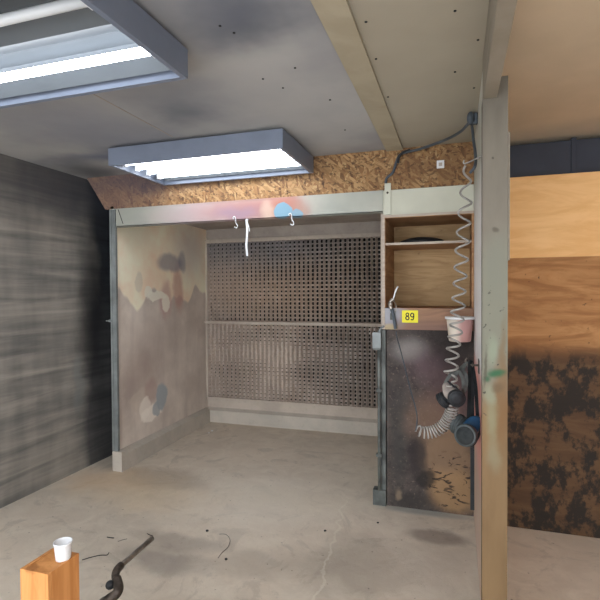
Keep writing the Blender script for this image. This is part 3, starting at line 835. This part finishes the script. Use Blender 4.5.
# ------------------------------------------------------------------ respirators
def respirator(name_label, centre, scale0, R, mface, mcart, mcf, strap_pts, mstrap='strap', group='respirators hanging by the coiled hose'):
    t = thing('respirator', name_label, 'respirator', centre, group)
    c = Vector(centre); scale = scale0
    def W(p): return c+R@(Vector(p)*scale)
    # local frame: -y is the front of the face, x across, z up
    b = new(); rings = []
    prof = [(-.055, .034, .010), (-.048, .046, .020), (-.03, .052, .034), (-.008, .050, .046), (.015, .042, .052), (.035, .030, .050), (.055, .019, .042), (.07, .012, .030), (.078, .006, .018)]
    seg = 20
    for z, w, d in prof:
        ring = []
        for k_ in range(seg):
            a_ = 2*pi*k_/seg; x = w*cos(a_); y = -d*max(0, sin(a_)) + .012*max(0, -sin(a_))
            y -= .006*max(0, sin(a_))**4
            ring.append(b.verts.new(W((x, y, z))))
        rings.append(ring)
    for i in range(len(rings)-1):
        for k_ in range(seg):
            f = b.faces.new((rings[i][k_], rings[i][(k_+1) % seg], rings[i+1][(k_+1) % seg], rings[i+1][k_])); f.smooth = True
    b.faces.new(rings[0]); b.faces.new(rings[-1][::-1])
    fp = obj('facepiece', b, mface, t)
    b = new(); rim = [W((w*1.06*cos(a_), .010, z)) for (z, w, a_) in [(p_[0], p_[1], 0) for p_ in prof]+[(p_[0], p_[1], pi) for p_ in prof[::-1]]]
    rim.append(rim[0]); tube(b, smooth_path(rim, 3), .006*scale, 7); obj('seal', b, 'dkrub', fp)
    b = new(); ax = R@Vector((0, -1, -.15)); lathe(b, [(.016*scale, 0), (.017*scale, .008*scale), (.014*scale, .014*scale), (.001, .015*scale)], W((0, -.046, -.022)), ax, 16); obj('exhale_valve', b, mcf, t)
    for s in (-1, 1):
        ax = R@Vector((s*.80, -.58, -.12)); o_ = W((s*.034, -.024, -.008))
        scale = scale0*1.2
        b = new(); lathe(b, [(.014*scale, -.008*scale), (.022*scale, .006*scale), (.037*scale, .010*scale), (.040*scale, .014*scale), (.040*scale, .020*scale), (.0375*scale, .0215*scale), (.041*scale, .023*scale), (.041*scale, .029*scale), (.0385*scale, .0305*scale), (.042*scale, .032*scale), (.042*scale, .040*scale), (.039*scale, .043*scale), (.034*scale, .043*scale)], o_, ax, 30)
        ct = obj('cartridge', b, mcart, t)
        b = new(); lathe(b, [(.034*scale, .0425*scale), (.033*scale, .0445*scale), (.012*scale, .0455*scale), (.001, .0455*scale)], o_, ax, 26); obj('cartridge_face', b, mcf, ct)
    scale = scale0
    for sp_ in strap_pts:
        path = smooth_path(sp_, 8); b = new(); prev = None
        for i_, p_ in enumerate(path):
            tt = (path[min(i_+1, len(path)-1)]-path[max(0, i_-1)]).normalized()
            wv = tt.cross(Vector((.25, -1, 0))).normalized()*.0085; nv = wv.cross(tt).normalized()*.0014
            cur = [b.verts.new(p_+wv+nv), b.verts.new(p_-wv+nv), b.verts.new(p_-wv-nv), b.verts.new(p_+wv-nv)]
            if prev:
                for k_ in range(4): b.faces.new((prev[k_], prev[(k_+1) % 4], cur[(k_+1) % 4], cur[k_]))
            else: b.faces.new(cur)
            prev = cur
        b.faces.new(prev[::-1]); obj('strap', b, mstrap, t)
    return t
Rz = lambda a: Matrix.Rotation(radians(a), 3, 'Z'); Ry = lambda a: Matrix.Rotation(radians(a), 3, 'Y'); Rx = lambda a: Matrix.Rotation(radians(a), 3, 'X')
c1 = P(472.5, 432, 1, 2.53)
respirator('blue respirator with round ribbed grey cartridges hanging low on the black bar', c1, 1.06, Ry(20) @ Rz(-74) @ Rx(-10), 'blue', 'cart', 'cartface',
    [[P(468, 424, 1, 2.55), P(469, 405, 1, 2.565), P(469.5, 380, 1, 2.58), P(469.5, 368, 1, 2.59), P(470, 362.5, 1, 2.602), P(472, 364, 1, 2.612), P(475.5, 385, 1, 2.60), P(477, 410, 1, 2.58), P(478, 426, 1, 2.55)]])
c2 = P(453, 393, 1, 2.53)
respirator('dusty grey respirator with black cartridges tangled behind the coiled hose', c2, .84, Ry(-28) @ Rz(-48) @ Rx(8), 'greyr', 'dkrub', 'dkrub',
    [[P(462, 396, 1, 2.55), P(466, 386, 1, 2.54), P(466, 376, 1, 2.54), P(463, 370, 1, 2.56), P(466, 363.5, 1, 2.595), P(469, 366, 1, 2.60)],
     [P(446, 390, 1, 2.53), P(446, 382, 1, 2.52), P(452, 373, 1, 2.53), P(460, 369, 1, 2.56), P(466, 363, 1, 2.60)],
     [P(460, 399, 1, 2.55), P(463.5, 388, 1, 2.53), P(462, 377, 1, 2.53), P(458, 372, 1, 2.53), P(453, 378, 1, 2.53)]], 'grime')

# ------------------------------------------------------------------ floor things
# bent metal bar rising from a stand below the frame
z_ = .22
def g(x, y, z): return P(x, y, 2, z)
bar = thing('stand_handle', 'bent steel bar handle with round knob rising at the lower left', 'handle', (g(100, 602, .1).x-.02, g(100, 602, .1).y-.25, 0))
pts = [g(152, 538.5, .26), g(140, 549, .26), g(120, 566.5, .26)]
obj('grip', tube(new(), smooth_path(pts, 6), .0125, 12), 'steel', bar)
b = new(); tube(b, smooth_path([g(121, 565.5, .26), g(117, 570, .26), g(115.5, 576, .25), g(117, 583, .24)], 6), .0175, 12)
obj('elbow', b, 'dksteel', bar)
base = Vector((-1.46, 1.50, 0))
b = new(); path = smooth_path([g(116.5, 579, .245), g(118.5, 588, .235), g(116, 594, .22), g(108, 600, .19), g(98, 609, .13), base+Vector((0, 0, .05)), base+Vector((0, 0, .005))], 8)
tube(b, path, [.021]*len(path), 12); obj('stem', b, 'dksteel', bar)
b = new(); k0 = g(110, 585, .24); tube(b, [g(117, 584, .24), k0], .007, 8); ball(b, k0, (.019, .019, .019)); obj('knob', b, 'dkrub', bar)
b = new(); lathe(b, [(.11, 0), (.11, .008), (.04, .012), (.03, .03), (.001, .03)], base, seg=28); obj('base_plate', b, 'dksteel', bar)
bar.location = bar.location  # base stays on the floor
# wooden box with a pale cup at the extreme left
a_ = P(79, 553, 1, 1.40); X1 = a_.x; X0 = X1-.12
bx = thing('wooden_box', 'orange-brown wooden box edge in the lower left corner', 'box', (X1-.06, 1.33, 0))
b = new(); box(b, X0, X1, 1.26, 1.275, 0, a_.z, .002); obj('front_board', b, 'orange', bx)
obj('side_board', box(new(), X1-.015, X1, 1.2755, 1.3845, 0, a_.z, .002), 'orange', bx)
obj('side_board', box(new(), X0, X0+.015, 1.2755, 1.3845, 0, a_.z, .002), 'orange', bx)
b = new(); box(b, X0, X1, 1.385, 1.40, 0, a_.z, .002); obj('back_board', b, 'orange', bx)
b = new(); box(b, X0+.0155, X1-.0155, 1.2755, 1.3845, a_.z-.015, a_.z-.002); obj('lid', b, 'orange', bx)
b = new(); lathe(b, [(.024, 0), (.025, .003), (.030, .056), (.032, .058), (.032, .063), (.028, .063), (.023, .006), (.001, .006)], (X1-.0275, 1.355, a_.z-.0018), seg=24)
tag(obj('cup', b, 'white'), 'pale cup standing on the wooden box at the left edge', 'cup')

# wire scraps, chips and pebbles
def wire(pix, r, mat, label, name='wire_scrap'):
    pts_ = [P(x, y, 2, r+.0005) for x, y in pix]
    for i_, p_ in enumerate(pts_[1:-1]): p_.z += .002*(i_ % 2)
    tag(obj(name, tube(new(), smooth_path(pts_, 6), r, 6), mat), label, 'wire', 'scraps on the floor')
wire([(82, 560), (92, 557), (101, 555.5), (107, 555), (109, 552.5)], .0025, 'dkrub', 'dark wire scrap with hooked end on the floor left of the steel bar')
wire([(107, 537), (110, 537.6), (114, 538)], .0028, 'dkrub', 'short dark wire piece on the floor above the hooked wire scrap')
wire([(118, 541.5), (122, 540), (127, 538.8)], .0015, 'grime', 'thin grey wire bit on the floor left of the steel bar tip')
wire([(147, 533.5), (150, 535), (153, 536)], .002, 'dkrub', 'tiny dark wire bit just beyond the tip of the steel bar')
wire([(219, 534), (226, 534.5), (230, 540), (228, 547), (222, 553), (218, 558)], .0016, 'grime', 'thin curved grey wire on the floor right of the steel bar')
def chip(x, y, r, mat, label, cat='chip', name='paint_chip'):
    p_ = P(x, y, 2, 0); b = new(); n_ = 7
    pts_ = [Vector((p_.x+r*(.7+.5*random.random())*cos(2*pi*k_/n_), p_.y+r*(.7+.5*random.random())*sin(2*pi*k_/n_), 0.0003)) for k_ in range(n_)]
    prism(b, pts_, (0, 0, r*.45)); tag(obj(name, b, mat), label, cat, 'scraps on the floor')
chip(212, 431, .014, 'white', 'white paper chip on the booth floor near the rear left corner')
chip(209, 433, .009, 'white', 'smallest white chip on the booth floor near the rear left corner')
chip(207, 531, .010, 'dkrub', 'small dark pebble on the mid floor right of the steel bar', 'pebble', 'pebble')
chip(226, 559.5, .009, 'dkrub', 'dark flake at the lower end of the thin curved wire', 'flake', 'paint_flake')
chip(325, 531, .009, 'dkrub', 'small dark pebble in the middle of the floor', 'pebble', 'pebble')
chip(378, 523, .008, 'dkrub', 'small dark pebble on the floor in front of the divider post', 'pebble', 'pebble')

# ------------------------------------------------------------------ light
w = bpy.data.worlds.new('world'); scene.world = w; w.use_nodes = True
bg_ = w.node_tree.nodes['Background']; bg_.inputs[0].default_value = (0.86, 0.92, 1.0, 1); bg_.inputs[1].default_value = 4.2

scene.view_settings.view_transform = 'Standard'; scene.view_settings.look = 'None'
scene.view_settings.gamma = 1; scene.view_settings.use_curve_mapping = False
scene.view_settings.exposure = 0.45
